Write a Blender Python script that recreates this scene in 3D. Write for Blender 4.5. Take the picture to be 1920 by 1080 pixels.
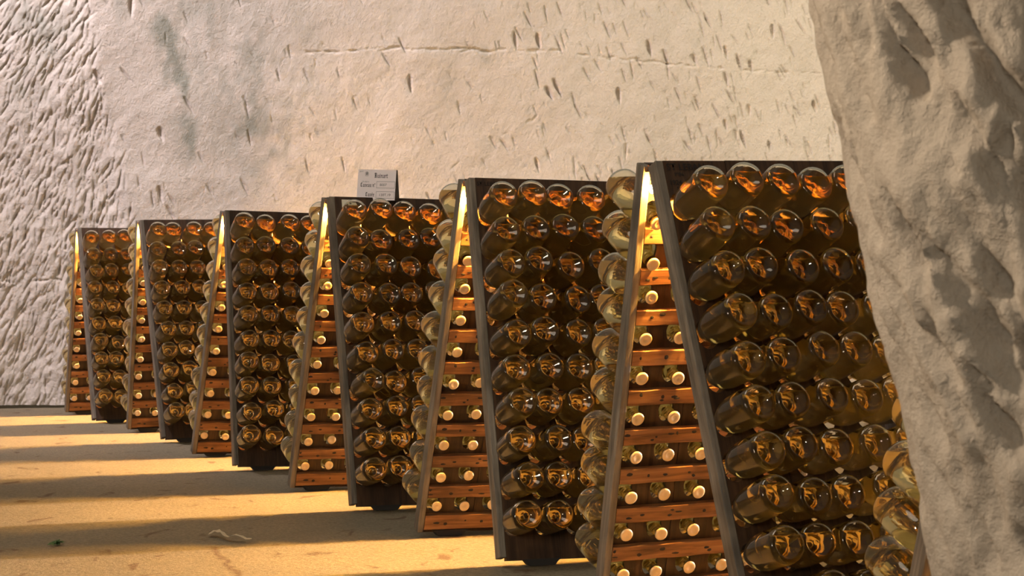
import bpy, bmesh, math, random
import numpy as np
from mathutils import Vector, Matrix

random.seed(7)
RNG = np.random.default_rng(7)
for o in list(bpy.data.objects):
    bpy.data.objects.remove(o)
scene = bpy.context.scene
COL = scene.collection
PI = math.pi

# ------------------------------------------------------------------ camera
F_PX, CAM_H, Y0 = 4000.0, 0.8265, 520.3
cam = bpy.data.objects.new('camera', bpy.data.cameras.new('camera'))
COL.objects.link(cam)
cam.location = (0, 0, CAM_H)
cam.rotation_euler = (PI / 2, 0, 0)
cam.data.sensor_width = 36.0
cam.data.lens = F_PX / 1920 * 36.0
cam.data.shift_y = -(540 - Y0) / 1920
cam.data.clip_start = 0.05
cam.data.dof.use_dof = True
cam.data.dof.focus_distance = 6.6
cam.data.dof.aperture_fstop = 20.0
scene.camera = cam

# ------------------------------------------------------------------ world, lights, exposure
world = bpy.data.worlds.new('cellar_air')
scene.world = world
world.use_nodes = True
bgn = world.node_tree.nodes['Background']
bgn.inputs[0].default_value = (1.0, 0.86, 0.66, 1)
bgn.inputs[1].default_value = 0.25


def aim(o, target):
    d = Vector(target) - o.location
    o.rotation_euler = d.to_track_quat('-Z', 'Y').to_euler()


def area_light(name, loc, target, size, watts, color, spread=180):
    l = bpy.data.lights.new(name, 'AREA')
    l.shape = 'DISK'
    l.size = size
    l.energy = watts
    l.color = color
    l.spread = math.radians(spread)
    o = bpy.data.objects.new(name, l)
    COL.objects.link(o)
    o.location = loc
    aim(o, target)
    return o


area_light('wall_flood', (-4.3, 10.0, 5.4), (-0.4, 14.2, 1.0), 0.4, 195, (1.0, 0.89, 0.93), 112)
area_light('wall_flood_warm', (5.0, 11.0, 4.6), (2.6, 15.6, 1.6), 0.5, 135, (1.0, 0.88, 0.62), 120)
area_light('overhead_fill', (-2.0, 4.0, 6.0), (-1.0, 7.0, 0), 3.0, 60, (1.0, 0.90, 0.76), 150)  # soft overhead fill, added out of view
area_light('camera_lamp', (-0.5, -0.8, 1.5), (0.6, 5.0, 0.6), 0.22, 20, (1.0, 0.95, 0.85), 150)
area_light('bottle_fill', (-2.4, 0.5, 1.7), (-0.2, 6.0, 0.65), 1.0, 10, (1.0, 0.92, 0.76), 56)  # unseen fill added to brighten bottles and stiles from the left
area_light('rock_rake_light', (-2.6, 2.3, 2.7), (0.75, 2.35, 0.9), 0.25, 15, (1.0, 0.83, 0.66), 60)  # unseen light added to rake across the gouges of the rock

scene.view_settings.view_transform = 'Standard'
scene.view_settings.look = 'None'
scene.view_settings.exposure = 0.0
scene.view_settings.gamma = 1.0
scene.view_settings.use_curve_mapping = False
scene.cycles.caustics_refractive = True
scene.cycles.sample_clamp_indirect = 10.0
scene.cycles.blur_glossy = 1.0
scene.cycles.caustics_reflective = False
scene.cycles.max_bounces = 18
scene.cycles.transmission_bounces = 16
scene.cycles.glossy_bounces = 6
scene.cycles.diffuse_bounces = 4


# ------------------------------------------------------------------ helpers
def tag(o, label=None, cat=None, group=None, kind=None):
    if label:
        o['label'] = label
    if cat:
        o['category'] = cat
    if group:
        o['group'] = group
    if kind:
        o['kind'] = kind
    return o


def link(name, data, parent=None, mat=None):
    o = bpy.data.objects.new(name, data)
    COL.objects.link(o)
    if parent is not None:
        o.parent = parent
    if mat is not None:
        o.matrix_local = mat
    return o


def mesh_from(name, verts, faces, mats=(), smooth=False, mat_idx=None):
    me = bpy.data.meshes.new(name)
    me.from_pydata([tuple(v) for v in verts], [], faces)
    for m in mats:
        me.materials.append(m)
    if mat_idx is not None:
        me.polygons.foreach_set('material_index', mat_idx)
    if smooth:
        me.polygons.foreach_set('use_smooth', [True] * len(me.polygons))
    me.update()
    return me


def bm_mesh(name, bm, mats=(), smooth=False):
    me = bpy.data.meshes.new(name)
    bm.to_mesh(me)
    bm.free()
    for m in mats:
        me.materials.append(m)
    if smooth:
        me.polygons.foreach_set('use_smooth', [True] * len(me.polygons))
    return me


def add_box(bm, x0, x1, y0, y1, z0, z1, bevel=0.0):
    r = bmesh.ops.create_cube(bm, size=1.0)
    vs = r['verts']
    for v in vs:
        v.co = Vector(((x0 + x1) / 2 + v.co.x * (x1 - x0), (y0 + y1) / 2 + v.co.y * (y1 - y0), (z0 + z1) / 2 + v.co.z * (z1 - z0)))
    if bevel > 0:
        es = list({e for v in vs for e in v.link_edges})
        bmesh.ops.bevel(bm, geom=es, offset=bevel, segments=2, affect='EDGES', profile=0.6)


def add_tube(bm, pts, rad, seg=8):
    rings = []
    pts = [Vector(p) for p in pts]
    for i, p in enumerate(pts):
        d = (pts[min(i + 1, len(pts) - 1)] - pts[max(i - 1, 0)]).normalized()
        a = d.orthogonal().normalized() if i == 0 else (rings[-1][1] - d * rings[-1][1].dot(d)).normalized()
        b = d.cross(a)
        r = rad[i] if isinstance(rad, (list, tuple)) else rad
        rings.append(([bm.verts.new(p + a * math.cos(t) * r + b * math.sin(t) * r) for t in [2 * PI * k / seg for k in range(seg)]], a))
    for (r0, _), (r1, _) in zip(rings, rings[1:]):
        for k in range(seg):
            bm.faces.new((r0[k], r0[(k + 1) % seg], r1[(k + 1) % seg], r1[k]))
    bm.faces.new(list(reversed(rings[0][0])))
    bm.faces.new(rings[-1][0])


def lathe(profile, seg):
    """closed surface of revolution about z; profile from axis to axis, (r, z)."""
    verts, faces = [], []
    idx = []
    for r, z in profile:
        if r < 1e-6:
            idx.append([len(verts)])
            verts.append((0, 0, z))
        else:
            idx.append(list(range(len(verts), len(verts) + seg)))
            verts += [(r * math.cos(2 * PI * k / seg), r * math.sin(2 * PI * k / seg), z) for k in range(seg)]
    for a, b in zip(idx, idx[1:]):
        for k in range(seg):
            k2 = (k + 1) % seg
            if len(a) == 1:
                faces.append((a[0], b[k2], b[k]))
            elif len(b) == 1:
                faces.append((a[k], a[k2], b[0]))
            else:
                faces.append((a[k], a[k2], b[k2], b[k]))
    return verts, faces


# ------------------------------------------------------------------ node materials
class NT:
    def __init__(self, name):
        self.m = bpy.data.materials.new(name)
        self.m.use_nodes = True
        self.t = self.m.node_tree
        self.t.nodes.clear()
        self.out = self.n('ShaderNodeOutputMaterial')

    def n(self, kind, **kw):
        nd = self.t.nodes.new(kind)
        for k, v in kw.items():
            setattr(nd, k, v)
        return nd

    def l(self, a, b):
        self.t.links.new(a, b)

    def coords(self, scale=(1, 1, 1), rot=(0, 0, 0), kind='Object', shift=None):
        tc = self.n('ShaderNodeTexCoord')
        mp = self.n('ShaderNodeMapping')
        mp.inputs['Scale'].default_value = scale
        mp.inputs['Rotation'].default_value = rot
        self.l(tc.outputs[kind], mp.inputs['Vector'])
        if shift is not None:
            self.l(shift, mp.inputs['Location'])
        return mp.outputs[0]

    def noise(self, vec, scale, detail=4, rough=0.6, dist=0.0):
        nz = self.n('ShaderNodeTexNoise')
        nz.inputs['Scale'].default_value = scale
        nz.inputs['Detail'].default_value = detail
        nz.inputs['Roughness'].default_value = rough
        nz.inputs['Distortion'].default_value = dist
        self.l(vec, nz.inputs['Vector'])
        return nz.outputs['Fac']

    def ramp(self, fac, stops):
        r = self.n('ShaderNodeValToRGB')
        els = r.color_ramp.elements
        while len(els) < len(stops):
            els.new(0.5)
        for e, (p, c) in zip(els, stops):
            e.position = p
            e.color = c if len(c) == 4 else (*c, 1)
        self.l(fac, r.inputs[0])
        return r.outputs[0]

    def mix(self, fac, a, b, blend='MIX'):
        mx = self.n('ShaderNodeMix', data_type='RGBA', blend_type=blend)
        for s, v in ((mx.inputs[0], fac), (mx.inputs[6], a), (mx.inputs[7], b)):
            if isinstance(v, (int, float)):
                s.default_value = v
            elif isinstance(v, tuple):
                s.default_value = (*v, 1) if len(v) == 3 else v
            else:
                self.l(v, s)
        return mx.outputs[2]

    def math(self, op, a, b=0.0):
        mt = self.n('ShaderNodeMath', operation=op)
        for s, v in ((mt.inputs[0], a), (mt.inputs[1], b)):
            if isinstance(v, (int, float)):
                s.default_value = v
            else:
                self.l(v, s)
        return mt.outputs[0]

    def bump(self, height, strength, dist):
        b = self.n('ShaderNodeBump')
        b.inputs['Strength'].default_value = strength
        b.inputs['Distance'].default_value = dist
        self.l(height, b.inputs['Height'])
        return b.outputs[0]

    def principled(self, color, rough=0.6, normal=None, metal=0.0, spec=0.5):
        p = self.n('ShaderNodeBsdfPrincipled')
        for s, v in (('Base Color', color), ('Roughness', rough)):
            if isinstance(v, tuple):
                p.inputs[s].default_value = (*v, 1)
            elif isinstance(v, (int, float)):
                p.inputs[s].default_value = v
            else:
                self.l(v, p.inputs[s])
        p.inputs['Metallic'].default_value = metal
        p.inputs['Specular IOR Level'].default_value = spec
        if normal is not None:
            self.l(normal, p.inputs['Normal'])
        self.l(p.outputs[0], self.out.inputs[0])
        return self.m


def wood(name, dark, mid, light, grain_axis, rough=0.55, bump=0.35):
    t = NT(name)
    info = t.n('ShaderNodeObjectInfo')
    cmb = t.n('ShaderNodeCombineXYZ')
    t.l(t.math('MULTIPLY', info.outputs['Random'], 37.0), cmb.inputs[0])
    t.l(t.math('MULTIPLY', info.outputs['Random'], 19.0), cmb.inputs[1])
    sc = [22.0, 22.0, 22.0]
    sc[grain_axis] = 1.6
    v = t.coords(tuple(sc), shift=cmb.outputs[0])
    g = t.noise(v, 2.2, 6, 0.65, 0.4)
    c = t.ramp(g, [(0.30, dark), (0.52, mid), (0.74, light)])
    v2 = t.coords((3, 3, 3), shift=cmb.outputs[0])
    st = t.noise(v2, 1.7, 3, 0.6)
    c = t.mix(t.ramp(st, [(0.52, (0, 0, 0)), (0.72, (0.75, 0.75, 0.75))]), c, dark)
    return t.principled(c, rough, t.bump(g, bump, 0.003), spec=0.35)


M = {}
M['plank'] = wood('shade_dark_oak', (0.012, 0.006, 0.003), (0.052, 0.024, 0.010), (0.085, 0.043, 0.020), 1)  # same wood as the stiles, with the shade on the faces in its colour
M['batten'] = wood('brown_oak_batten', (0.05, 0.019, 0.007), (0.25, 0.105, 0.038), (0.36, 0.17, 0.068), 0)
M['stile'] = wood('weathered_grey_oak', (0.06, 0.048, 0.036), (0.165, 0.135, 0.104), (0.275, 0.228, 0.176), 1, 0.7, 0.6)


def plain(name, color, rough=0.5, metal=0.0, spec=0.5):
    return NT(name).principled(color, rough, None, metal, spec)


M['nail'] = plain('iron_stain', (0.018, 0.011, 0.008), 0.8)
M['foot'] = plain('black_foot_block', (0.02, 0.016, 0.013), 0.8)
M['ink'] = plain('black_ink', (0.014, 0.012, 0.012), 0.8)
M['ink_grey'] = plain('grey_ink', (0.16, 0.15, 0.15), 0.8)
M['stencil'] = plain('stencil_paint', (0.010, 0.006, 0.004), 0.9)
M['card'] = plain('white_card', (0.86, 0.76, 0.77), 0.6)
M['cord'] = plain('orange_cord', (0.55, 0.16, 0.03), 0.6)
M['socket'] = plain('lamp_socket', (0.05, 0.03, 0.02), 0.5)
M['paper'] = plain('cream_paper', (0.72, 0.64, 0.50), 0.8)
M['moss'] = plain('green_scrap', (0.05, 0.10, 0.03), 0.9)


def emit(name, color, strength):
    t = NT(name)
    e = t.n('ShaderNodeEmission')
    e.inputs[0].default_value = (*color, 1)
    e.inputs[1].default_value = strength
    t.l(e.outputs[0], t.out.inputs[0])
    return t.m


M['bulb'] = emit('warm_bulb', (1.0, 0.51, 0.085), 16500.0)
M['bulb_dim'] = emit('dim_warm_bulb', (1.0, 0.50, 0.08), 3000.0)


def glass(name, color, ior, rough=0.0):
    t = NT(name)
    g = t.n('ShaderNodeBsdfGlass')
    g.inputs['Color'].default_value = (*color, 1)
    g.inputs['IOR'].default_value = ior
    g.inputs['Roughness'].default_value = rough
    t.l(g.outputs[0], t.out.inputs[0])
    return t.m


M['glass'] = glass('clear_bottle_glass', (0.985, 0.975, 0.93), 1.5)


def hazy_wine(name, ior):
    """clear golden wine with a little suspended yeast that catches the light"""
    t = NT(name)
    g = t.n('ShaderNodeBsdfGlass')
    g.inputs['Color'].default_value = (0.98, 0.905, 0.68, 1)
    g.inputs['IOR'].default_value = ior
    g.inputs['Roughness'].default_value = 0.0
    tr = t.n('ShaderNodeBsdfTranslucent')
    tr.inputs['Color'].default_value = (1.0, 0.66, 0.20, 1)
    mx = t.n('ShaderNodeMixShader')
    mx.inputs[0].default_value = 0.08
    t.l(g.outputs[0], mx.inputs[1])
    t.l(tr.outputs[0], mx.inputs[2])
    t.l(mx.outputs[0], t.out.inputs[0])
    return t.m


M['wine_in_glass'] = hazy_wine('golden_wine', 1.333 / 1.5)
M['wine_top'] = hazy_wine('golden_wine_surface', 1.333)
t = NT('gold_crown_cap')
M['cap'] = t.principled((0.74, 0.53, 0.29), 0.42, None, 0.35)


# ------------------------------------------------------------------ height-field tools for the chalk
def vnoise(nu, nv, fu, fv, rng):
    gu, gv = int(math.ceil(fu)) + 3, int(math.ceil(fv)) + 3
    g = rng.random((gv, gu))
    x = np.linspace(0, fu, nu)
    y = np.linspace(0, fv, nv)
    xi, yi = x.astype(int), y.astype(int)
    xf, yf = x - xi, y - yi
    xf = xf * xf * (3 - 2 * xf)
    yf = yf * yf * (3 - 2 * yf)
    a = g[yi][:, xi] * (1 - xf) + g[yi][:, xi + 1] * xf
    b = g[yi + 1][:, xi] * (1 - xf) + g[yi + 1][:, xi + 1] * xf
    return a * (1 - yf)[:, None] + b * yf[:, None] - 0.5


def stroke(h, du, dv, cu, cv, length, width, depth, ang, sharp=0.5):
    """cut one tapered chisel gouge into height field h (u right, v up, metres)."""
    R = max(length, width) * 0.62
    i0, i1 = int((cu - R) / du), int((cu + R) / du) + 2
    j0, j1 = int((cv - R) / dv), int((cv + R) / dv) + 2
    i0, j0 = max(i0, 0), max(j0, 0)
    i1, j1 = min(i1, h.shape[1]), min(j1, h.shape[0])
    if i1 <= i0 or j1 <= j0:
        return
    U = np.arange(i0, i1) * du - cu
    V = np.arange(j0, j1) * dv - cv
    UU, VV = np.meshgrid(U, V)
    c, s = math.cos(ang), math.sin(ang)
    a = (UU * c + VV * s) / (length / 2)
    b = (-UU * s + VV * c) / (width / 2)
    a = a + 0.0
    wloc = np.clip(1.0 - sharp * (a + 1) / 2, 0.15, 1)
    q = 1 - a * a - (b / wloc) ** 2
    prof = np.clip(q, 0, 1) ** 0.8
    h[j0:j1, i0:i1] = np.minimum(h[j0:j1, i0:i1], h[j0:j1, i0:i1] - depth * prof)


def grid_mesh(name, P, mats, attrs=None):
    nv, nu = P.shape[:2]
    me = bpy.data.meshes.new(name)
    me.vertices.add(nu * nv)
    me.vertices.foreach_set('co', P.reshape(-1).astype(np.float32))
    idx = np.arange(nu * nv).reshape(nv, nu)
    q = np.stack([idx[:-1, :-1], idx[:-1, 1:], idx[1:, 1:], idx[1:, :-1]], -1).reshape(-1, 4)
    me.loops.add(q.size)
    me.loops.foreach_set('vertex_index', q.reshape(-1).astype(np.int32))
    me.polygons.add(len(q))
    me.polygons.foreach_set('loop_start', (np.arange(len(q)) * 4).astype(np.int32))
    me.polygons.foreach_set('use_smooth', np.ones(len(q), bool))
    me.update(calc_edges=True)
    for m in mats:
        me.materials.append(m)
    for k, a in (attrs or {}).items():
        at = me.attributes.new(k, 'FLOAT', 'POINT')
        at.data.foreach_set('value', a.reshape(-1).astype(np.float32))
    return me


# chalk materials
def chalk(name, base, pale, dirt, grain_scale, bump_d, fine_rot, stain=None):
    t = NT(name)
    v = t.coords()
    big = t.noise(v, 0.9, 4, 0.55)
    c = t.mix(t.ramp(big, [(0.36, (0, 0, 0)), (0.66, (1, 1, 1))]), base, pale)
    m1 = t.coords((1, 1, 1), fine_rot)
    m2 = t.n('ShaderNodeMapping')
    m2.inputs['Scale'].default_value = (9.0, 9.0, 1.5)
    t.l(m1, m2.inputs['Vector'])
    vs = m2.outputs[0]
    sk = t.noise(vs, grain_scale * 0.18, 5, 0.65, 0.3)
    c = t.mix(t.ramp(sk, [(0.60, (0, 0, 0)), (0.80, (0.55, 0.55, 0.55))]), c, dirt)
    fine = t.noise(v, grain_scale * 2.2, 5, 0.7)
    c = t.mix(t.ramp(fine, [(0.25, (0.22, 0.22, 0.22)), (0.55, (0, 0, 0))]), c, dirt)
    if stain:
        at = t.n('ShaderNodeAttribute', attribute_name='stain')
        c = t.mix(t.math('MULTIPLY', at.outputs['Fac'], 0.85), c, stain)
    hgt = t.math('ADD', t.math('MULTIPLY', sk, 0.45), fine)
    return t.principled(c, 0.95, t.bump(hgt, 0.75, bump_d), spec=0.15)


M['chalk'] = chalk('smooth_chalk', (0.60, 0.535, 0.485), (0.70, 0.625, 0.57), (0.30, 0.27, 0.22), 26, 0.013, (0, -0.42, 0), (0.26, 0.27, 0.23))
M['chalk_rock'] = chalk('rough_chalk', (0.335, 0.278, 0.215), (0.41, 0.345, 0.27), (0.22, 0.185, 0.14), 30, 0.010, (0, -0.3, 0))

# ------------------------------------------------------------------ floor
t = NT('sandy_concrete')
v = t.coords()
a = t.noise(v, 1.1, 4, 0.6)
c = t.ramp(a, [(0.3, (0.20, 0.16, 0.105)), (0.7, (0.26, 0.212, 0.142))])
g1 = t.noise(v, 95, 3, 0.75)
c = t.mix(t.ramp(g1, [(0.36, (0.7, 0.7, 0.7)), (0.56, (0, 0, 0))]), c, (0.12, 0.095, 0.065))
c = t.mix(t.ramp(g1, [(0.60, (0, 0, 0)), (0.80, (0.55, 0.55, 0.55))]), c, (0.46, 0.40, 0.31))
blot = t.noise(t.coords((1.0, 0.55, 1.0), (0, 0, -0.39)), 9.0, 4, 0.55, 0.5)
c = t.mix(t.ramp(blot, [(0.61, (0, 0, 0)), (0.68, (0.8, 0.8, 0.8))]), c, (0.105, 0.060, 0.032))
# a brown run of damp across the floor near the paper scrap
FA = Vector(((398 - 960) / F_PX, 1, 0)) * (F_PX * CAM_H / (1024 - Y0))
FB = Vector(((462 - 960) / F_PX, 1, 0)) * (F_PX * CAM_H / (1092 - Y0))
FD = (FB - FA)
FD.z = 0
FL = FD.length
FD.normalize()
sx = t.n('ShaderNodeSeparateXYZ')
t.l(v, sx.inputs[0])
along = t.math('ADD', t.math('MULTIPLY', sx.outputs[0], FD.x), t.math('ADD', t.math('MULTIPLY', sx.outputs[1], FD.y), -(FA.x * FD.x + FA.y * FD.y)))
acr = t.math('ADD', t.math('MULTIPLY', sx.outputs[0], -FD.y), t.math('ADD', t.math('MULTIPLY', sx.outputs[1], FD.x), FA.x * FD.y - FA.y * FD.x))
acr = t.math('ADD', acr, t.math('MULTIPLY', t.math('SUBTRACT', t.noise(v, 14, 3, 0.6), 0.5), 0.06))
m1 = t.math('SUBTRACT', 1.0, t.math('MULTIPLY', t.math('ABSOLUTE', acr), 1 / 0.016))
m1 = t.math('MULTIPLY', t.math('MAXIMUM', m1, 0.0), t.math('GREATER_THAN', along, -0.02))
m1 = t.math('MULTIPLY', m1, t.math('LESS_THAN', along, FL * 1.4))
c = t.mix(t.math('MULTIPLY', m1, 0.8), c, (0.10, 0.055, 0.030))
M['floor'] = t.principled(c, 0.85, t.bump(t.math('ADD', g1, t.noise(v, 16, 4, 0.6)), 0.6, 0.006), spec=0.25)

nu, nv = 160, 160
X, Y = np.meshgrid(np.linspace(-9, 11, nu), np.linspace(-3, 17, nv))
Z = vnoise(nu, nv, 12, 12, RNG) * 0.006
fl = link('floor', grid_mesh('floor', np.stack([X, Y, Z - 0.004], -1), [M['floor']]))
tag(fl, 'sandy grey-beige concrete cellar floor with warm light strips', kind='structure')

# ------------------------------------------------------------------ chalk wall behind the racks
TH_W = math.radians(22.2)
WU = np.array([math.cos(TH_W), math.sin(TH_W), 0.0])
WN = np.array([math.sin(TH_W), -math.cos(TH_W), 0.0])       # towards the room
W0 = np.array([-3.0, 13.36, 0.0]) - WU * 1.5
LEAN = math.tan(math.radians(5.0))
W_LEN, W_HGT = 9.6, 3.3
du = dv = 0.0070
nu, nv = int(W_LEN / du), int(W_HGT / dv)
LN = math.atan(LEAN)
wv_ = np.array([0, 0, 1.0]) * math.cos(LN) + WN * math.sin(LN)
wn_ = np.cross(WU, wv_)


def wall_uv(px, py):
    d = np.array([(px - 960) / F_PX, 1.0, (Y0 - py) / F_PX])
    C = np.array([0, 0, CAM_H])
    A = np.stack([WU, wv_, -d], 1)
    s = np.linalg.solve(A, C - W0)
    return s[0], s[1]


uu = np.arange(nu) * du
vv = np.arange(nv) * dv
UU, VV = np.meshgrid(uu, vv)
h = np.zeros((nv, nu))
rg = np.random.default_rng(3)
for f_, amp in ((1.0, 0.12), (2.6, 0.05), (6, 0.018), (14, 0.009), (34, 0.005), (80, 0.003)):
    h += vnoise(nu, nv, f_ * W_LEN / 2, f_ * W_HGT / 2, rg) * amp
# edge between the rough bay at the left and the smooth face
edge_px = [(150, -60), (165, 20), (182, 130), (205, 230), (228, 330), (248, 420), (262, 560), (275, 780)]
ed = np.array([wall_uv(*p) for p in edge_px])
ed = ed[np.argsort(ed[:, 1])]
edge_u = np.interp(vv, ed[:, 1], ed[:, 0])
rough = 1 / (1 + np.exp((UU - edge_u[:, None]) / 0.035))
h += -0.20 * rough * np.clip((edge_u[:, None] - UU) * 1.2 + 0.15, 0, 1)     # the bay steps back a little
hr = np.zeros_like(h)
for f_, amp in ((4, 0.05), (9, 0.03), (20, 0.018), (44, 0.012), (90, 0.008)):
    hr += vnoise(nu, nv, f_ * W_LEN / 2, f_ * W_HGT / 3.2, rg) * amp
h += hr * rough
umax = float(edge_u.max()) + 0.05
for _ in range(5200):
    cu, cv = rg.random() * umax, rg.random() * W_HGT
    e = np.interp(cv, vv, edge_u)
    if cu > e + 0.03:
        continue
    fan = (cu - (e - 0.6)) * 0.5
    ang = math.radians(72) + fan * 0.7 + rg.normal(0, 0.22)
    if cv > 2.05:
        ang -= 0.25
    stroke(h, du, dv, cu, cv, rg.uniform(0.06, 0.20), rg.uniform(0.014, 0.034), rg.uniform(0.004, 0.012), ang, 0.6)
# sparse gouges on the smooth face, denser towards the right
for _ in range(4200):
    cu, cv = rg.random() * W_LEN, rg.random() * W_HGT
    e = np.interp(cv, vv, edge_u)
    if cu < e:
        continue
    dens = 0.30 + 0.70 * min(1.0, max(0.0, (cu - e - 2.4) / 1.6))
    if rg.random() > dens:
        continue
    ang = math.radians(-66) + rg.normal(0, 0.16)
    k = rg.random() ** 2.2
    stroke(h, du, dv, cu, cv, 0.03 + 0.13 * k, 0.010 + 0.020 * k, 0.005 + 0.016 * k, ang, 0.7)
# bed joints
for line in ([(560, 97), (760, 92), (980, 95), (1080, 102), (1250, 120), (1400, 131), (1560, 138), (1700, 145)], [(-200, 536), (0, 531), (60, 533), (150, 527)], [(940, 258), (985, 232), (1010, 214)], [(845, 316), (868, 302)]):
    P = [wall_uv(*p) for p in line]
    for (u0, v0), (u1, v1) in zip(P, P[1:]):
        L = math.hypot(u1 - u0, v1 - v0)
        n = max(1, int(L / 0.05))
        for k in range(n):
            f_ = (k + rg.random()) / n
            if rg.random() < 0.25:
                continue
            stroke(h, du, dv, u0 + (u1 - u0) * f_, v0 + (v1 - v0) * f_ + rg.normal(0, 0.008), rg.uniform(0.05, 0.13), rg.uniform(0.012, 0.026), rg.uniform(0.005, 0.014), math.atan2(v1 - v0, u1 - u0) + rg.normal(0, 0.12), 0.3)
# deeper chips along the upper joint at the right
for (px, py) in [(1218, 92), (1248, 108), (1300, 112), (1322, 108), (1360, 98), (1385, 118), (1408, 125), (1450, 60), (1470, 70), (1530, 200), (1405, 208), (1172, 285), (1010, 78), (966, 76), (1360, 150), (1030, 175), (1045, 165), (1160, 180), (1380, 255), (1395, 262), (1445, 275), (187, 145), (248, 10), (305, 252), (304, 366), (770, 158), (1009, 310), (1360, 235)]:
    u_, v_ = wall_uv(px, py)
    stroke(h, du, dv, u_, v_, rg.uniform(0.09, 0.17), rg.uniform(0.035, 0.06), rg.uniform(0.02, 0.04), math.radians(-70) + rg.normal(0, 0.15), 0.75)
# greenish damp streaks (they keep their own shape)
stain = np.zeros_like(h)


def streak(line, width, amt, grain):
    global stain
    P = [wall_uv(*p) for p in line]
    d = np.full(h.shape, 9.0)
    for (u0, v0), (u1, v1) in zip(P, P[1:]):
        ex, ey = u1 - u0, v1 - v0
        tt = np.clip(((UU - u0) * ex + (VV - v0) * ey) / (ex * ex + ey * ey), 0, 1)
        d = np.minimum(d, np.hypot(UU - u0 - tt * ex, VV - v0 - tt * ey))
    sh = vnoise(nu, nv, 60, 22, rg) + vnoise(nu, nv, 200, 50, rg) * 0.9
    stain = np.maximum(stain, np.clip(np.exp(-(d / width) ** 2) * amt * (0.75 + grain * sh), 0, 1))


streak([(285, -40), (310, 60), (333, 130), (352, 220), (372, 290)], 0.085, 1.0, 1.5)
streak([(215, -40), (235, 50)], 0.05, 0.5, 1.4)
streak([(390, 20), (460, 150), (520, 260)], 0.32, 0.50, 1.6)
streak([(60, -40), (90, 60), (40, 130)], 0.22, 0.5, 1.2)
streak([(560, 0), (590, 240)], 0.12, 0.22, 1.6)
streak([(905, 95), (915, 110)], 0.05, 0.5, 1.0)
streak([(350, 120), (370, 80)], 0.10, 0.4, 1.6)
P = np.stack([UU, -h, VV], -1)        # local: x along the wall, -y into the room, z up
wb = link('wall_back', grid_mesh('wall_back', P, [M['chalk']], {'stain': stain}))
mw = Matrix((Vector(WU), Vector(-wn_), Vector(wv_))).transposed().to_4x4()
mw.translation = Vector(W0)
wb.matrix_world = mw
tag(wb, 'pale chalk cellar wall with chisel marks and damp streaks', kind='structure')

# ------------------------------------------------------------------ rough rock face in the right foreground
nu, nv = 720, 470
HP = 3.4
S_LEN = 8.0
dsu, dsv = 0.0063, HP / (nv - 1)
rg = np.random.default_rng(11)
h = np.zeros((nv, nu))
for f_, amp in ((2.5, 0.07), (6, 0.06), (14, 0.055), (30, 0.042), (62, 0.024), (125, 0.010)):
    h += vnoise(nu, nv, f_ * S_LEN / 2, f_ * HP / 2.6, rg) * amp
for _ in range(4300):
    k = rg.random() ** 1.9
    cv = rg.random() * HP
    stroke(h, dsu, dsv, rg.uniform(0.12, 0.68) * dsu * nu, cv, 0.035 + 0.12 * k, 0.018 + 0.045 * k, 0.011 + 0.050 * k, math.radians(-68 + 180) + rg.normal(0, 0.2), 0.75)
rough2 = vnoise(nu, nv, 30, 12, rg) + 0.5
h += (vnoise(nu, nv, 450, 140, rg) * 0.010 + vnoise(nu, nv, 700, 250, rg) * 0.006) * (0.4 + rough2)
# outline of the corner in plan: comes from behind, turns at the left edge, runs towards the camera to the right
ctrl = np.array([(2.60, 3.40), (1.30, 3.05), (0.62, 3.00), (0.34, 2.93), (0.10, 2.74), (0.012, 2.58), (0.0, 2.48), (0.03, 2.40), (0.12, 2.32), (0.34, 2.22), (0.66, 2.12), (1.05, 2.02), (2.0, 1.75), (3.2, 1.0), (3.9, -0.4)])
dd = np.concatenate([[0], np.cumsum(np.hypot(*np.diff(ctrl, axis=0).T))])
s_ = np.interp(np.linspace(0, 1, nu), [0, .18, .62, 1], [0, 1.9, 3.9, dd[-1]])
# smooth the polyline
cx_ = np.interp(s_, dd, ctrl[:, 0])
cy_ = np.interp(s_, dd, ctrl[:, 1])
ker = np.hanning(41)
ker /= ker.sum()
pad = lambda a: np.convolve(np.concatenate([np.linspace(2 * a[0] - a[20], a[0], 20), a, np.linspace(a[-1], 2 * a[-1] - a[-21], 20)]), ker, 'valid')
cx_, cy_ = pad(cx_), pad(cy_)
tx, ty = np.gradient(cx_), np.gradient(cy_)
ln = np.hypot(tx, ty)
nx_, ny_ = ty / ln, -tx / ln       # outward (towards the room / camera)
edge_px = [(1470, -300), (1519, 0), (1540, 120), (1556, 200), (1578, 270), (1590, 360), (1612, 430), (1634, 560), (1662, 640), (1690, 740), (1708, 850), (1722, 960), (1738, 1080), (1765, 1250)]
ez = [CAM_H + (Y0 - y) / F_PX * 2.49 for _, y in edge_px]
ex = [(x - 960) / F_PX * 2.49 for x, _ in edge_px]
o_ = np.argsort(ez)
zz = np.linspace(-0.02, HP - 0.02, nv)
xe = np.interp(zz, np.array(ez)[o_], np.array(ex)[o_]) + 0.004
bend = np.clip(nx_ * -1.0, 0, 1) ** 1.5
h = h - np.median(h)
h2 = h * (1 - 0.75 * bend)[None, :]
PX = xe[:, None] + cx_[None] + nx_[None] * h2
PY = cy_[None] + ny_[None] * h2 + 0 * xe[:, None]
PZ = zz[:, None] + 0 * PX
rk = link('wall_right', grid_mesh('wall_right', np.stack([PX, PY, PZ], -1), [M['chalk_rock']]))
tag(rk, 'rough hewn chalk rock face with deep gouges in the right foreground', kind='structure')

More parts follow.
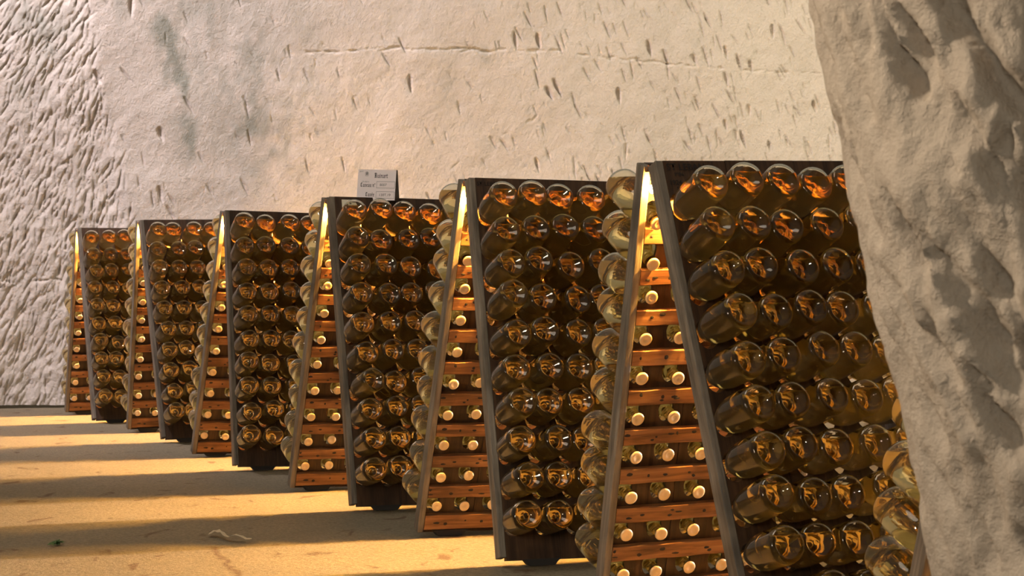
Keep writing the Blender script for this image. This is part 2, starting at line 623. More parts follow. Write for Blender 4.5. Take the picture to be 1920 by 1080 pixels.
# ------------------------------------------------------------------ riddling racks
A0, L0 = 0.048, 1.16
W = 0.5645
U_COL = [0.046 + 0.0945 * k for k in range(6)]
V_ROW = [0.112 + 0.1045 * r for r in range(10)]
T_PLANK, T_BATTEN = 0.021, 0.020
T_ALL = 0.0415
HOLE_A, HOLE_B = 0.0290, 0.0310
HOLE_IN = 0.76        # the holes narrow towards the inside
RACKS = [  # near-end foot of the ridge, yaw, roll, half angle, ridge shift
    dict(k='A', o=(-2.538, 12.473), th=22.80, ro=0.07, al=18.87, de=-0.041, lift=.02),
    dict(k='B', o=(-1.919, 11.022), th=23.23, ro=0.77, al=17.63, de=-0.061, lift=.02),
    dict(k='C', o=(-1.311, 9.491), th=21.79, ro=-1.41, al=18.05, de=0.096, lift=.02),
    dict(k='D', o=(-0.705, 7.900), th=22.54, ro=-0.73, al=17.84, de=0.045, lift=.02),
    dict(k='E', o=(-0.163, 6.458), th=20.74, ro=-0.65, al=17.61, de=0.047, lift=.02),
    dict(k='F', o=(0.346, 5.030), th=23.83, ro=1.15, al=17.70, de=-0.067, lift=.004),
    dict(k='G', o=(0.880, 3.750), th=22.5, ro=0.0, al=18.0, de=0.0, lift=.02),
]
RACK_LABEL = {
    'A': 'leftmost and farthest wooden A-frame bottle rack, beside the chalk wall',
    'B': 'second wooden A-frame bottle rack from the left',
    'C': 'third wooden A-frame bottle rack from the left, just left of the signed rack',
    'D': 'wooden A-frame bottle rack with the white sign on top',
    'E': 'wooden A-frame bottle rack just right of the signed rack',
    'F': 'largest wooden A-frame bottle rack, with stencilled letters, beside the foreground rock',
    'G': 'wooden A-frame bottle rack almost hidden behind the foreground rock',
}


def build_plank(u0, u1, cols):
    bm = bmesh.new()
    NP = 16
    vb = [V_ROW[0] - 0.05225] + [v + 0.05225 for v in V_ROW]
    ub = [u0] + [(a + b) / 2 for a, b in zip(cols, cols[1:])] + [u1]
    front = {}
    hole_c = {}

    def fv(u, v):
        key = (round(u, 5), round(v, 5))
        if key not in front:
            front[key] = bm.verts.new((u, v, 0))
        return front[key]

    for ci, uc in enumerate(cols):
        a, b = ub[ci], ub[ci + 1]
        for r, vc in enumerate(V_ROW):
            c0, c1 = vb[r], vb[r + 1]
            per = []
            for k in range(4):
                per.append((a + (b - a) * k / 4, c0))
            for k in range(4):
                per.append((b, c0 + (c1 - c0) * k / 4))
            for k in range(4):
                per.append((b - (b - a) * k / 4, c1))
            for k in range(4):
                per.append((a, c1 - (c1 - c0) * k / 4))
            hole = []
            for (pu, pv) in per:
                ang = math.atan2((pv - vc) / (c1 - c0), (pu - uc) / (b - a))
                hole.append(fv(uc + HOLE_A * math.cos(ang), vc + (HOLE_B if math.sin(ang) < 0 else HOLE_B * 1.32) * math.sin(ang)))
                hole_c[hole[-1]] = (uc, vc)
            pv_ = [fv(*p) for p in per]
            for k in range(NP):
                k2 = (k + 1) % NP
                bm.faces.new((pv_[k], pv_[k2], hole[k2], hole[k]))
        for (c0, c1, flip) in ((0.0, vb[0], 0), (vb[-1], L0, 1)):
            vj = c1 if not flip else c0
            row = [fv(a + (b - a) * k / 4, vj) for k in range(5)]
            vo = c0 if not flip else c1
            if not flip:
                bm.faces.new([fv(a, vo), fv(b, vo)] + list(reversed(row)))
            else:
                bm.faces.new(row + [fv(b, vo), fv(a, vo)])
    bm.normal_update()
    fs = list(bm.faces)
    edges = [e for e in bm.edges if len(e.link_faces) == 1]
    back = {}
    for v in list(bm.verts):
        x, y = v.co.x, v.co.y
        if v in hole_c:
            a, b = hole_c[v]
            x, y = a + (x - a) * HOLE_IN, b + (y - b) * HOLE_IN + 0.002
        back[v] = bm.verts.new((x, y, -T_PLANK))
    for f_ in fs:
        bm.faces.new([back[v] for v in reversed(f_.verts)])
    for e in edges:
        bm.faces.new((e.verts[1], e.verts[0], back[e.verts[0]], back[e.verts[1]]))
    bmesh.ops.recalc_face_normals(bm, faces=bm.faces)
    return bm_mesh('plank', bm, [M['plank']])


SW = 0.020
seams = [SW, (U_COL[1] + U_COL[2]) / 2, (U_COL[3] + U_COL[4]) / 2, W - SW]
plank_me = [build_plank(seams[i] + 0.0004, seams[i + 1] - 0.0004, U_COL[2 * i:2 * i + 2]) for i in range(3)]
bm = bmesh.new()
add_box(bm, 0, SW, 0, L0 - 0.008, -T_ALL, 0, 0.003)
for v in bm.verts:                                   # worn edge, rounded foot
    v.co.z += 0.0012 * math.sin(v.co.y * 17) + 0.0007 * math.sin(v.co.y * 41)
stile_me = bm_mesh('stile', bm, [M['stile']])


def batten_mesh(hh, seed):
    r_ = random.Random(seed)
    bm = bmesh.new()
    n = 12
    u0, u1 = SW + 0.001, W - SW - 0.001
    z0, z1 = -T_PLANK - 0.0006, -T_PLANK - T_BATTEN
    rings = []
    for i in range(n + 1):
        u = u0 + (u1 - u0) * i / n
        a, b = r_.uniform(-.0012, .0012), r_.uniform(-.0012, .0012)
        rings.append([bm.verts.new(p) for p in ((u, -hh / 2 + a, z0), (u, -hh / 2 + a, z1 + .002), (u, -hh / 2 + a + .002, z1), (u, hh / 2 + b - .002, z1), (u, hh / 2 + b, z1 + .002), (u, hh / 2 + b, z0))])
    for r0, r1 in zip(rings, rings[1:]):
        for k in range(6):
            bm.faces.new((r0[k], r0[(k + 1) % 6], r1[(k + 1) % 6], r1[k]))
    bm.faces.new(rings[0])
    bm.faces.new(list(reversed(rings[-1])))
    bmesh.ops.recalc_face_normals(bm, faces=bm.faces)
    return bm_mesh('batten', bm, [M['batten']])


batten_me = [batten_mesh(0.040, s) for s in range(4)]
top_batten_me = batten_mesh(0.060, 9)
low_batten_me = batten_mesh(0.050, 10)
BAT_V = [(0.034, top_batten_me)] + [(v - 0.0385, batten_me[i % 4]) for i, v in enumerate(V_ROW) if i > 0] + [(1.118, low_batten_me)]

bm = bmesh.new()
rn = random.Random(5)
for bv, me in BAT_V:
    for k in range(9):
        u = 0.045 + 0.060 * k + rn.uniform(-.018, .018)
        for q in range(rn.choice((1, 1, 2))):
            c = Vector((u + rn.uniform(-.012, .012), bv + rn.uniform(-.009, .009), -T_PLANK - T_BATTEN - 0.0004))
            ra, rb = rn.uniform(.003, .011), rn.uniform(.0025, .0055)
            ring = [bm.verts.new(c + Vector((ra * math.cos(w) * rn.uniform(.75, 1.2), rb * math.sin(w) * rn.uniform(.75, 1.2), 0))) for w in [2 * PI * j / 8 for j in range(8)]]
            tip = bm.verts.new(c + Vector((0, 0, -0.0008)))
            for j in range(8):
                bm.faces.new((ring[(j + 1) % 8], ring[j], tip))
bmesh.ops.recalc_face_normals(bm, faces=bm.faces)
nails_me = bm_mesh('nails', bm, [M['nail']])

bm = bmesh.new()
vs = [(-.062, 0, 0), (.062, 0, 0), (.050, 0, -.012), (.040, 0, -.030), (-.040, 0, -.030), (-.050, 0, -.012)]
va = [bm.verts.new((x, -.016, z)) for x, _, z in vs]
vb_ = [bm.verts.new((x, .016, z)) for x, _, z in vs]
bm.faces.new(va)
bm.faces.new(list(reversed(vb_)))
for k in range(6):
    bm.faces.new((va[k], va[(k + 1) % 6], vb_[(k + 1) % 6], vb_[k]))
bmesh.ops.recalc_face_normals(bm, faces=bm.faces)
foot_me = bm_mesh('foot_block', bm, [M['foot']])


def frame(rk, side):
    """matrix of one board: x along the board, y down the slope, z outwards; plus its length scale."""
    th, ro, al = (math.radians(rk[q]) for q in ('th', 'ro', 'al'))
    r = Vector((math.cos(th), math.sin(th), math.tan(ro)))
    n = Vector((math.sin(th), -math.cos(th), 0))
    z = Vector((0, 0, 1))
    o = Vector((*rk['o'], 0))
    top = o + n * (side * A0 + rk['de']) + z * (L0 * math.cos(al) + rk['lift'])
    bot = o + n * side * (A0 + L0 * math.sin(al)) + z * rk['lift']
    if rk['k'] == 'F':
        top.z, bot.z = 1.1035, 0.002
    if side < 0:
        top, bot, r = top + r * W, bot + r * W, -r
    dv_ = bot - top
    ln_ = dv_.length
    U = r.normalized()
    V = (dv_ - U * dv_.dot(U)).normalized()
    N = U.cross(V)
    if N.dot(n) * side < 0:
        N = -N
    m = Matrix((U, V, N)).transposed().to_4x4()
    m.translation = top
    return m, ln_ / L0


bm = bmesh.new()
add_tube(bm, [(0, 0, 0.012), (0, 0, 0.006), (0, 0, 0.004), (0, 0, -0.001)], [0.0030, 0.0036, 0.0048, 0.0048], 10)
socket_me = bm_mesh('socket', bm, [M['socket']], True)
vb3, fb3 = lathe([(r * 1.6, z * 1.4) for r, z in [(0, 0.0), (0.0044, 0.0), (0.0060, -0.005), (0.0070, -0.011), (0.0066, -0.016), (0.0042, -0.020), (0, -0.0215)]], 12)
bulb_me = mesh_from('bulb', vb3, [tuple(reversed(f_)) for f_ in fb3], [M['bulb']], True)
bulb_dim_me = mesh_from('bulb', [(x / 1.6, y / 1.6, z / 1.4) for x, y, z in vb3], [tuple(reversed(f_)) for f_ in fb3], [M['bulb_dim']], True)

FRAMES = {}
RN = {'A': 'leftmost rack', 'B': 'second rack from left', 'C': 'third rack from left', 'D': 'signed rack', 'E': 'rack right of the signed one', 'F': 'largest rack', 'G': 'rack behind the rock'}
BULB_S = [0.014, 0.17, 0.35, 0.53]
for rk in RACKS:
    root = link('riddling_rack', None)
    root.location = (*rk['o'], 0)
    root.rotation_euler = (0, 0, math.radians(rk['th']))
    tag(root, RACK_LABEL[rk['k']], 'bottle rack', 'A-frame riddling racks standing in a row')
    inv = Matrix.LocRotScale(root.location, root.rotation_euler, None).inverted()
    rk['root'] = root
    for side in (1, -1):
        m, sc = frame(rk, side)
        FRAMES[rk['k'], side] = (m, sc)
        ms = inv @ m @ Matrix.Diagonal((1, sc, 1, 1))
        for i, me in enumerate(plank_me):
            link('plank', me, root, ms @ Matrix.Translation((0, 0, (0.0, -0.0012, 0.0006)[(i + (side > 0)) % 3])))
        link('stile', stile_me, root, ms)
        link('stile', stile_me, root, ms @ Matrix.Translation((W - SW, 0, 0)))
        for bv, me in BAT_V:
            link('batten', me, root, ms @ Matrix.Translation((0, bv, 0)))
        tag(link('nails', nails_me, root, ms), kind='stuff')
        for fu in (0.13, 0.45):
            p = m @ Vector((fu, L0 * sc, -0.018))
            lift = p.z
            b = link('foot_block', foot_me, root, inv @ Matrix.Translation((p.x, p.y, lift + 0.006)) @ Matrix.Rotation(math.radians(rk['th']), 4, 'Z') @ Matrix.Diagonal((1, 1, max(0.3, (lift + 0.006) / 0.030), 1)))
    # strip of wood that closes the ridge
    mr0, ml0 = FRAMES[rk['k'], 1][0], FRAMES[rk['k'], -1][0]
    pa = ((mr0 @ Vector((0, 0.005, -T_ALL))) + (ml0 @ Vector((W, 0.005, -T_ALL)))) / 2
    pb = ((mr0 @ Vector((W, 0.005, -T_ALL))) + (ml0 @ Vector((0, 0.005, -T_ALL)))) / 2
    gap = ((mr0 @ Vector((0, 0.005, -T_ALL))) - (ml0 @ Vector((W, 0.005, -T_ALL)))).length
    bmr = bmesh.new()
    add_box(bmr, 0.003, W - 0.003, -gap / 2 - 0.001, gap / 2 + 0.001, -0.008, 0.004)
    ux = (pb - pa).normalized()
    uy = Vector((0, 0, 1)).cross(ux).normalized()
    mm = Matrix((ux, uy, ux.cross(uy))).transposed().to_4x4()
    mm.translation = pa
    link('ridge_strip', bm_mesh('ridge_strip', bmr, [M['batten']]), root, inv @ mm)
    # lamps on a cord under the ridge
    th = math.radians(rk['th'])
    mr = FRAMES[rk['k'], 1][0]
    ml = FRAMES[rk['k'], -1][0]
    which = RN[rk['k']]
    pts = []
    for s in BULB_S:
        t_ = 0.074
        p = ((mr @ Vector((s, t_, -T_ALL))) + (ml @ Vector((W - s, t_, -T_ALL)))) / 2
        p.z = (mr @ Vector((s, 0, 0))).z - 0.056
        pts.append(p)
    lamp = link('string_light', None)
    lamp.location = pts[0]
    tag(lamp, 'orange cord with glowing bulbs under the apex of the ' + which, 'string light', 'string lights inside the racks')
    for p in pts:
        lm = Matrix.Translation(p - pts[0])
        link('bulb', bulb_me if p is not pts[0] else bulb_dim_me, lamp, lm)
        link('socket', socket_me, lamp, lm)
    bmc = bmesh.new()
    cord = []
    for a, b in zip(pts, pts[1:]):
        for q in range(6):
            f_ = q / 6
            cord.append(a.lerp(b, f_) - pts[0] + Vector((0, 0, 0.010 + 0.006 * 4 * f_ * (1 - f_))))
    cord = [Vector((-0.012 * math.cos(th), -0.012 * math.sin(th), 0.046)), Vector((-0.007 * math.cos(th), -0.007 * math.sin(th), 0.042)), Vector((-0.003 * math.cos(th), -0.003 * math.sin(th), 0.030)), Vector((0, 0, 0.018))] + cord + [pts[-1] - pts[0] + Vector((0, 0, 0.010))]
    add_tube(bmc, cord, 0.0018, 6)
    link('cord', bm_mesh('cord', bmc, [M['cord']], True), lamp)

# unseen spot added beyond each rack tunnel to extend the floor light strips
for rk in RACKS[:6]:
    th = math.radians(rk['th'])
    r = Vector((math.cos(th), math.sin(th), 0))
    o = Vector((*rk['o'], 0))
    l = bpy.data.lights.new('strip_fill_spot', 'SPOT')
    l.energy = 4300
    l.color = (1.0, 0.84, 0.74)
    l.spot_size = math.radians(10.0)
    l.spot_blend = 0.25
    l.shadow_soft_size = 0.05
    so = bpy.data.objects.new('strip_fill_spot', l)
    COL.objects.link(so)
    so.location = o + r * 5.2 + Vector((0, 0, 1.25))
    aim(so, o + Vector((0, 0, 0.27)))

# ------------------------------------------------------------------ champagne bottles
BACK = 0.172          # base of the bottle to the point held by the hole
OUT = [(0, .0195), (.0040, .0190), (.0062, .0215), (.0090, .0208), (.016, .0165), (.024, .0098), (.031, .0036), (.0355, .0006), (.040, .0010), (.0440, .0052), (.0462, .012), (.0468, .022), (.0468, .070), (.0466, .112), (.0450, .130), (.0415, .150), (.0350, .170), (.0265, .189), (.0195, .206), (.0165, .226), (.0156, .250), (.0150, .272), (.0148, .283), (.0166, .284), (.0168, .290), (.0160, .2915), (0, .2915)]
INN = [(0, .0255), (.006, .0252), (.012, .0232), (.019, .0182), (.027, .0112), (.033, .0062), (.037, .0042), (.0405, .0058), (.0428, .0105), (.0438, .020), (.0438, .070), (.0436, .111), (.0420, .128), (.0385, .148), (.0322, .167), (.0236, .186), (.0168, .203), (.0138, .224), (.0128, .250), (.0122, .275), (.0120, .2895), (0, .2895)]


def zmap(z):
    return z * 0.853 if z < 0.19 else 0.162 + (z - 0.19) * 0.60


def shell(profile, seg, shift=-BACK):
    profile = [(r * 0.95, zmap(z)) for r, z in profile]
    v, f = lathe([(r, z + shift) for r, z in profile], seg)
    return v, f


def split_bottle(tilt, seg=28):
    """glass (outer skin plus skin of the air pocket) and the wine below its level."""
    up = Vector((0, math.cos(tilt), -math.sin(tilt)))
    v, f = shell(INN, seg)
    lvl = max(up.dot(Vector(p)) for p in v) - 0.019
    bm = bmesh.new()
    vs = [bm.verts.new(p) for p in v]
    for q in f:
        bm.faces.new([vs[i] for i in q])
    bmesh.ops.recalc_face_normals(bm, faces=bm.faces)
    geom = list(bm.verts) + list(bm.edges) + list(bm.faces)
    bmesh.ops.bisect_plane(bm, geom=geom, plane_co=up * lvl, plane_no=up, dist=1e-5)
    air = bm.copy()
    for b, keep_up in ((air, True), (bm, False)):
        kill = [q for q in b.faces if (up.dot(q.calc_center_median()) > lvl) != keep_up]
        bmesh.ops.delete(b, geom=kill, context='FACES')
    for q in bm.faces:
        q.smooth = True
    bnd = [e for e in bm.edges if len(e.link_faces) == 1]
    r = bmesh.ops.holes_fill(bm, edges=bnd, sides=0)
    for q in r['faces']:
        q.material_index = 1
        q.smooth = False
        q.normal_update()
        if q.normal.dot(up) < 0:
            q.normal_flip()
    wine = bm_mesh('wine', bm, [M['wine_in_glass'], M['wine_top']])
    vo, fo = shell(OUT, seg)
    b2 = bmesh.new()
    vs = [b2.verts.new(p) for p in vo]
    for q in fo:
        b2.faces.new([vs[i] for i in q])
    bmesh.ops.recalc_face_normals(b2, faces=b2.faces)
    mp = {x: b2.verts.new(x.co) for x in air.verts}
    for q in air.faces:
        b2.faces.new([mp[x] for x in reversed(q.verts)])
    air.free()
    gl = bm_mesh('bottle_glass', b2, [M['glass']], True)
    return gl, wine


TILTS = [28, 24, 19, 15]
GLASS, WINE = zip(*[split_bottle(math.radians(a)) for a in TILTS])
seg = 42
vc, fc = [], []
prof = [(0.0152, .2835), (.0172, .2840), (.0172, .2885), (.0166, .2912), (.0140, .2928), (.0060, .2932), (.0052, .2924)]
for (r, z) in prof:
    for k in range(seg):
        rr = r * (1 + (0.035 if k % 2 and .283 < z < .2900 else 0))
        vc.append((rr * 0.95 * math.cos(2 * PI * k / seg), rr * 0.95 * math.sin(2 * PI * k / seg), zmap(z) - BACK))
for i in range(len(prof) - 1):
    for k in range(seg):
        k2 = (k + 1) % seg
        fc.append((i * seg + k, i * seg + k2, (i + 1) * seg + k2, (i + 1) * seg + k))
fc.append(tuple((len(prof) - 1) * seg + k for k in range(seg)))
cap_me = mesh_from('crown_cap', vc, fc, [M['cap']], True)


def row_tilt(r):
    return 24.5 if r < 2 else 20.0 - 5.5 * (r / 9.0) ** 2


def bottle_matrix(k, side, r, c):
    rnd = random.Random(f'{k}{side}{r}{c}')
    m, sc = FRAMES[k, side]
    cc = c if side > 0 else 5 - c                 # column 0 is always the near end
    p = m @ Vector((U_COL[cc], V_ROW[r] * sc + (-0.001 if side > 0 else 0.003) + (0.016 if r < 2 else 0.0), -0.010))
    N = m.to_3x3() @ Vector((0, 0, 1))
    az = math.atan2(-N.y, -N.x) + math.radians(rnd.gauss(0, 2.0))
    tl = math.radians(row_tilt(r) + (0 if side > 0 else 4) + rnd.gauss(0, 1.6))
    Zl = Vector((math.cos(az) * math.cos(tl), math.sin(az) * math.cos(tl), -math.sin(tl)))
    Xl = Vector((0, 0, 1)).cross(Zl).normalized() * -1
    Yl = Zl.cross(Xl)
    if Yl.z < 0:
        Xl, Yl = -Xl, -Yl
    q = Matrix((Xl, Yl, Zl)).transposed().to_4x4()
    q.translation = p + Zl * rnd.gauss(0.0, 0.004)
    vi = min(range(4), key=lambda i: abs(TILTS[i] - math.degrees(tl)))
    return q, vi


# bottles that show in the photograph: per rack and side, one octal mask of columns for each row
SEEN_MASK = {'A+': '7 7 7 7 7 7 3 3 3 3', 'A-': '1 1 1 1 1 1 1 1 1 1', 'B+': '17 17 17 7 7 7 3 3 3 3', 'B-': '1 1 1 1 1 1 1 1 1 3', 'C+': '17 17 17 17 7 7 7 7 7 3', 'C-': '1 1 1 1 1 1 1 1 3 3', 'D+': '37 17 17 17 17 7 7 7 7 3', 'D-': '1 1 1 1 1 3 3 3 3 3', 'E+': '37 37 17 17 17 17 17 7 7 7', 'E-': '1 1 1 1 1 3 3 3 3 7', 'F+': '37 77 37 37 37 37 37 17 17 6', 'F-': '1 3 1 3 3 3 7 7 17 17', 'G-': '0 0 0 0 0 1 1 1 1 0'}
SEEN = {(q[0], 1 if q[1] == '+' else -1, r, c) for q, m_ in SEEN_MASK.items() for r, x in enumerate(m_.split()) for c in range(6) if int(x, 8) >> c & 1}  #SEEN
ORD = ['top', 'second', 'third', 'fourth', 'fifth', 'sixth', 'seventh', 'eighth', 'ninth', 'bottom']
COLN = ['nearest', 'second', 'third', 'fourth', 'fifth', 'last']
rest = []
for rk in RACKS:
    k = rk['k']
    for side in (1, -1):
        for r in range(10):
            for c in range(6):
                q, vi = bottle_matrix(k, side, r, c)
                if SEEN is not None and (k, side, r, c) not in SEEN:
                    rest.append((q, vi))
                    continue
                b = link('champagne_bottle', None)
                b.matrix_world = q
                if side > 0:
                    lab = f'gold bottle, {ORD[r]} row, {COLN[c]} from the left, front of {RN[k]}'
                    if c == 0:
                        lab = f'gold bottle, {ORD[r]} row, at the left edge, front of {RN[k]}'
                else:
                    lab = f'bottle by its gold cap, {ORD[r]} row, {COLN[c]} cap, inside {RN[k]}'
                    if c == 0:
                        lab = f'pale bottle, {ORD[r]} row, bulging out at left of {RN[k]}'
                tag(b, lab, 'bottle', ('bottles on the front of the ' if side > 0 else 'bottles behind the ') + RN[k])
                link('bottle_glass', GLASS[vi], b)
                link('wine', WINE[vi], b)
                link('crown_cap', cap_me, b)
if rest:
    # the bottles the photograph hardly shows, as one object
    gv, gf = shell(OUT[::1], 14)
    wv2, wf = shell(INN[::2] + [INN[-1]] if INN[::2][-1] != INN[-1] else INN[::2], 14)
    cv_, cf_ = shell([(0, .2830), (.0172, .2835), (.0172, .289), (.014, .2928), (0, .2930)], 10)
    V, Fc, MI = [], [], []
    for q, vi in rest:
        A = np.array(q)
        for vs, fs, mi in ((gv, gf, 0), (wv2, wf, 1), (cv_, cf_, 2)):
            n0 = len(V)
            V += (np.array(vs) @ A[:3, :3].T + A[:3, 3]).tolist()
            Fc += [tuple(i + n0 for i in f_) for f_ in fs]
            MI += [mi] * len(fs)
    me = mesh_from('bottles', V, Fc, [M['glass'], M['wine_in_glass'], M['cap']], True, MI)
    o = link('bottles', me)
    tag(o, 'remaining gold bottles hidden deep in the racks behind the others', 'bottles', kind='stuff')

#DETAILS
# ------------------------------------------------------------------ lettering
def text_mesh(txt, size, mat, name='lettering', bold=0.0):
    cu = bpy.data.curves.new(name, 'FONT')
    cu.body = txt
    cu.size = size
    cu.align_x, cu.align_y = 'CENTER', 'CENTER'
    cu.offset = bold
    ob = bpy.data.objects.new('tmp', cu)
    COL.objects.link(ob)
    dg = bpy.context.evaluated_depsgraph_get()
    me = bpy.data.meshes.new_from_object(ob.evaluated_get(dg))
    bpy.data.objects.remove(ob)
    me.name = name
    me.materials.clear()
    me.materials.append(mat)
    return me


NIB = (0.062, 0.062)
# broad-nib letters on a 1-high x-height grid: list of pen strokes
BL = {
    'R': (1.05, [[(.16, 1.62), (.16, .08), (.30, -.02)], [(.02, 1.50), (.20, 1.66), (.62, 1.60), (.74, 1.42), (.74, 1.12), (.34, .86)], [(.36, .86), (.70, .66), (.72, .12), (.88, 0)], [(.40, 1.58), (.40, .10)]]),
    'C': (.95, [[(.72, 1.42), (.52, 1.62), (.30, 1.48), (.18, 1.2), (.18, .28), (.42, 0), (.78, .22)], [(.42, 1.5), (.42, .16)]]),
    'u': (.78, [[(.06, .94), (.18, 1.0), (.18, .12), (.32, 0), (.54, .14)], [(.46, .92), (.56, 1.0), (.56, .1), (.68, 0)]]),
    'i': (.42, [[(.06, .92), (.18, 1.0), (.18, .1), (.30, 0)], [(.14, 1.34), (.24, 1.26)]]),
    'n': (.78, [[(.06, .92), (.18, 1.0), (.18, .04)], [(.20, .86), (.44, 1.0), (.56, .86), (.56, .1), (.68, 0)]]),
    'a': (.78, [[(.10, .86), (.30, 1.0), (.54, .9), (.54, .1), (.68, 0)], [(.54, .60), (.20, .46), (.16, .14), (.30, 0), (.54, .16)]]),
    'r': (.56, [[(.06, .92), (.18, 1.0), (.18, .04)], [(.20, .84), (.36, 1.0), (.50, .88)]]),
    't': (.54, [[(.20, 1.34), (.20, .12), (.34, 0), (.48, .1)], [(.04, .96), (.46, .96)]]),
    'v': (.74, [[(.06, .96), (.18, 1.0), (.18, .2), (.34, 0), (.54, .16), (.56, .86), (.40, 1.02)]]),
    'e': (.66, [[(.18, .50), (.50, .72), (.34, 1.0), (.16, .82), (.16, .2), (.32, 0), (.56, .16)]]),
    'E': (.66, [[(.18, .50), (.50, .72), (.34, 1.0), (.16, .82), (.16, .2), (.32, 0), (.56, .16)], [(.28, 1.22), (.46, 1.42)]]),
    'o': (.36, [[(.08, 1.2), (.2, 1.3), (.3, 1.2), (.2, 1.08), (.08, 1.2)]]),
    ' ': (.40, []),
}


def blackletter(txt, xh, mat, name='lettering'):
    bm = bmesh.new()
    nx, ny = NIB[0] * xh * 1.25, NIB[1] * xh * 1.25
    x = 0.0
    total = sum(BL[c][0] for c in txt) * xh
    for c in txt:
        w_, strokes = BL[c]
        for st in strokes:
            for (a, b) in zip(st, st[1:]):
                A = Vector((x + a[0] * xh - total / 2, a[1] * xh, 0))
                B = Vector((x + b[0] * xh - total / 2, b[1] * xh, 0))
                pts = [A + Vector((-nx, -ny, 0)), A + Vector((nx, ny, 0)), B + Vector((nx, ny, 0)), B + Vector((-nx, -ny, 0)), A + Vector((nx, -ny * .4, 0)), B + Vector((nx, -ny * .4, 0)), A + Vector((-nx, ny * .4, 0)), B + Vector((-nx, ny * .4, 0))]
                vs_ = [bm.verts.new(p) for p in pts]
                r_ = bmesh.ops.convex_hull(bm, input=vs_)
        x += w_ * xh
    bmesh.ops.delete(bm, geom=[v for v in bm.verts if not v.link_faces], context='VERTS')
    for f_ in bm.faces:
        f_.normal_update()
        if f_.normal.z < 0:
            f_.normal_flip()
    return bm_mesh(name, bm, [mat])


# ------------------------------------------------------------------ sign on the fourth rack
mD, scD = FRAMES['D', 1]
thD = math.radians(RACKS[3]['th'])


def px_at(px, py, dist):
    return Vector(((px - 960) / F_PX * dist, dist, CAM_H + (Y0 - py) / F_PX * dist))


base = (mD @ Vector((0.118, 0, -0.040))) + Vector((0, 0, 0.002))
sw_, sh_ = 0.147, 0.114
sign = link('sign', None)
sign.location = base
sgz = math.radians(-14)
sign.rotation_euler = (0, math.radians(1.6), sgz)
tag(sign, 'white sign card with black lettering standing on the rack', 'sign')
# local: x right along the card, z up, -y towards the camera; it leans back a little
lean = math.radians(7)
TS = Matrix.Rotation(-lean, 4, 'X')
bm = bmesh.new()
add_box(bm, 0, sw_, -0.0015, 0.0015, 0, sh_, 0.0006)
card = link('card', bm_mesh('card', bm, [M['card']]), sign, TS)
bm = bmesh.new()
prof_ = [(0.004, 0.0), (0.060, 0.0), (0.034, 0.062), (0.012, sh_ + 0.001), (0.004, sh_ + 0.001)]
v0 = [bm.verts.new((0.006, y, z)) for y, z in prof_]
v1 = [bm.verts.new((sw_ + 0.001, y, z)) for y, z in prof_]
bm.faces.new(v0)
bm.faces.new(list(reversed(v1)))
for k in range(5):
    bm.faces.new((v0[k], v0[(k + 1) % 5], v1[(k + 1) % 5], v1[k]))
bmesh.ops.recalc_face_normals(bm, faces=bm.faces)
tag(link('backing_block', bm_mesh('backing_block', bm, [M['plank']]), sign, TS), 'dark wooden wedge behind the card')


def on_card(me, x, z, name='lettering', dy=0.0004):
    return link(name, me, card, Matrix.Translation((x * sw_, -0.0015 - dy, z * sh_)) @ Matrix.Rotation(PI / 2, 4, 'X'))


on_card(blackletter('Ruinart', 0.0105, M['ink']), 0.615, 0.735)
on_card(blackletter('Caveau no', 0.0092, M['ink']), 0.275, 0.435)
on_card(blackletter('CuvEe', 0.0092, M['ink']), 0.345, 0.125)
on_card(text_mesh('8007', 0.0135, M['ink_grey']), 0.68, 0.500)
on_card(text_mesh('130T.19', 0.0135, M['ink']), 0.735, 0.170)
on_card(text_mesh('2017', 0.0075, M['ink_grey']), 0.085, 0.93)
on_card(text_mesh('17/10/11', 0.0085, M['ink_grey']), 0.21, 0.595)
bm = bmesh.new()
for (x0, x1, z0, z1) in ((.505, .985, .395, .405), (.505, .985, .605, .615), (.505, .511, .395, .615), (.979, .985, .395, .615), (.505, .985, .065, .075), (.505, .985, .275, .285), (.505, .511, .065, .285), (.979, .985, .065, .285)):
    add_box(bm, x0 * sw_, x1 * sw_, -0.0003, 0, z0 * sh_, z1 * sh_)
link('ruled_boxes', bm_mesh('ruled_boxes', bm, [M['ink_grey']]), card, Matrix.Translation((0, -0.0016, 0)))
# small crest: crown above a shield between two supporters, over a ribbon
bm = bmesh.new()


def poly(pts, z=0.0):
    bm.faces.new([bm.verts.new((x, 0, y)) for x, y in pts])


for pts in ([(-.0030, .0045), (.0030, .0045), (.0030, -.001), (0, -.0050), (-.0030, -.001)], [(-.0034, .0055), (.0034, .0055), (.0044, .0095), (.0020, .0072), (0, .0100), (-.0020, .0072), (-.0044, .0095)], [(-.0066, -.0072), (.0066, -.0072), (.0060, -.0060), (-.0060, -.0060)]):
    poly(pts)
for sgn in (-1, 1):
    poly([(sgn * x, y) for x, y in ((.0042, -.0050), (.0056, -.0050), (.0068, .0010), (.0058, .0068), (.0046, .0068), (.0050, .0010))])
link('crest', bm_mesh('crest', bm, [M['ink_grey']]), card, Matrix.Translation((0.235 * sw_, -0.0021, 0.85 * sh_)))

# ------------------------------------------------------------------ stencilled letters and a paper tag on the boards
def on_board(k, me, u, v, name='stencil'):
    m, sc = FRAMES[k, 1]
    root = next(q['root'] for q in RACKS if q['k'] == k)
    inv = Matrix.LocRotScale(root.location, root.rotation_euler, None).inverted()
    loc = inv @ m @ Matrix.Translation((u, v, 0.0016)) @ Matrix.Diagonal((1, -1, -1, 1))
    return link(name, me, root, loc @ Matrix.Rotation(0, 4, 'X'))


def board_text(k, txt, size, u, v):
    me = text_mesh(txt, size, M['stencil'], 'stencil', 0.0004)
    me.flip_normals()
    return on_board(k, me, u, v)


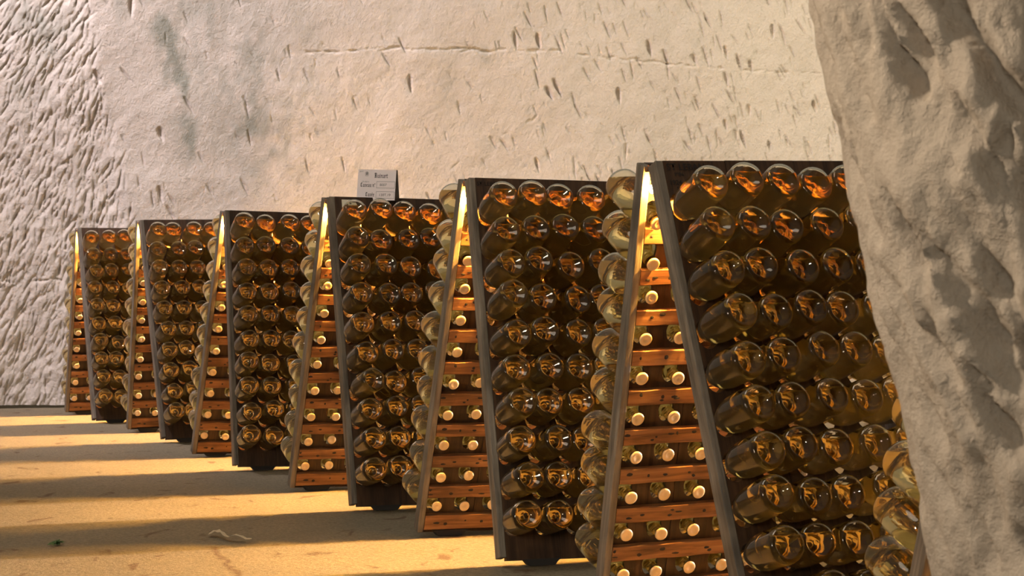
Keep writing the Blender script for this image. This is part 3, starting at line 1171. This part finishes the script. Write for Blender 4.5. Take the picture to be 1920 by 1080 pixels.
board_text('F', 'ST LEBAN', 0.024, 0.078, 0.018)
board_text('F', '1984', 0.013, 0.055, 0.037)
board_text('F', '1924  N', 0.017, 0.054, 0.058)
board_text('F', '51 220', 0.011, 0.058, 0.073)
board_text('E', 'ST LEBAN', 0.018, 0.062, 0.020)
m, sc = FRAMES['D', 1]
root = RACKS[3]['root']
inv = Matrix.LocRotScale(root.location, root.rotation_euler, None).inverted()
bm = bmesh.new()
add_box(bm, 0.046, 0.100, 0.012, 0.052, 0.0012, 0.0022)
pt = link('paper_tag', bm_mesh('paper_tag', bm, [M['paper']]), root, inv @ m)
bm = bmesh.new()
for (u, v, r_) in ((.060, .030, .0045), (.072, .022, .006), (.083, .034, .005), (.066, .041, .003)):
    ring = [bm.verts.new((u + r_ * math.cos(w) * (1 + .3 * math.sin(3 * w)), v + r_ * .8 * math.sin(w), 0.0026)) for w in [2 * PI * j / 12 for j in range(12)]]
    bm.faces.new(ring)
link('print_marks', bm_mesh('print_marks', bm, [M['ink']]), pt)

# ------------------------------------------------------------------ scraps on the floor
def floor_pt(px, py):
    d = F_PX * CAM_H / (py - Y0)
    return Vector(((px - 960) / F_PX * d, d, 0))


rp = random.Random(4)
bm = bmesh.new()
c = floor_pt(410, 1012)
prev = None
for i in range(15):
    f_ = i / 14
    p = Vector((-0.045 + 0.16 * f_, 0.10 - 0.20 * f_ + 0.02 * math.sin(f_ * 9), 0))
    w_ = 0.022 * (1 - f_) ** 0.7 + 0.006
    zz_ = 0.006 + 0.010 * abs(math.sin(f_ * 7))
    row = [bm.verts.new((p.x, p.y + q * w_, zz_ + rp.uniform(0, .006))) for q in (-1, -.3, .4, 1)]
    if prev:
        for k in range(3):
            bm.faces.new((prev[k], prev[k + 1], row[k + 1], row[k]))
    prev = row
bmesh.ops.solidify(bm, geom=list(bm.faces), thickness=0.0012)
sp = link('paper_scrap', bm_mesh('paper_scrap', bm, [M['paper']], True))
sp.location = c
tag(sp, 'crumpled strip of pale paper lying on the floor', 'paper')
bm = bmesh.new()
for i in range(16):
    a = rp.uniform(0, 6.28)
    p = Vector((rp.gauss(0, .010), rp.gauss(0, .02), rp.uniform(.002, .008)))
    l_ = rp.uniform(.008, .018)
    e1 = Vector((math.cos(a), math.sin(a), rp.uniform(-.1, .6))) * l_
    e2 = Vector((-math.sin(a), math.cos(a), .3)) * l_ * .4
    top = [bm.verts.new(p + e1), bm.verts.new(p + e2), bm.verts.new(p - e1), bm.verts.new(p - e2)]
    for v in top:
        v.co.z = max(v.co.z, .001)
    bm.faces.new(top)
sm = link('moss_scrap', bm_mesh('moss_scrap', bm, [M['moss']]))
sm.location = floor_pt(108, 1021)
tag(sm, 'tiny green tuft of moss on the floor at lower left', 'moss')
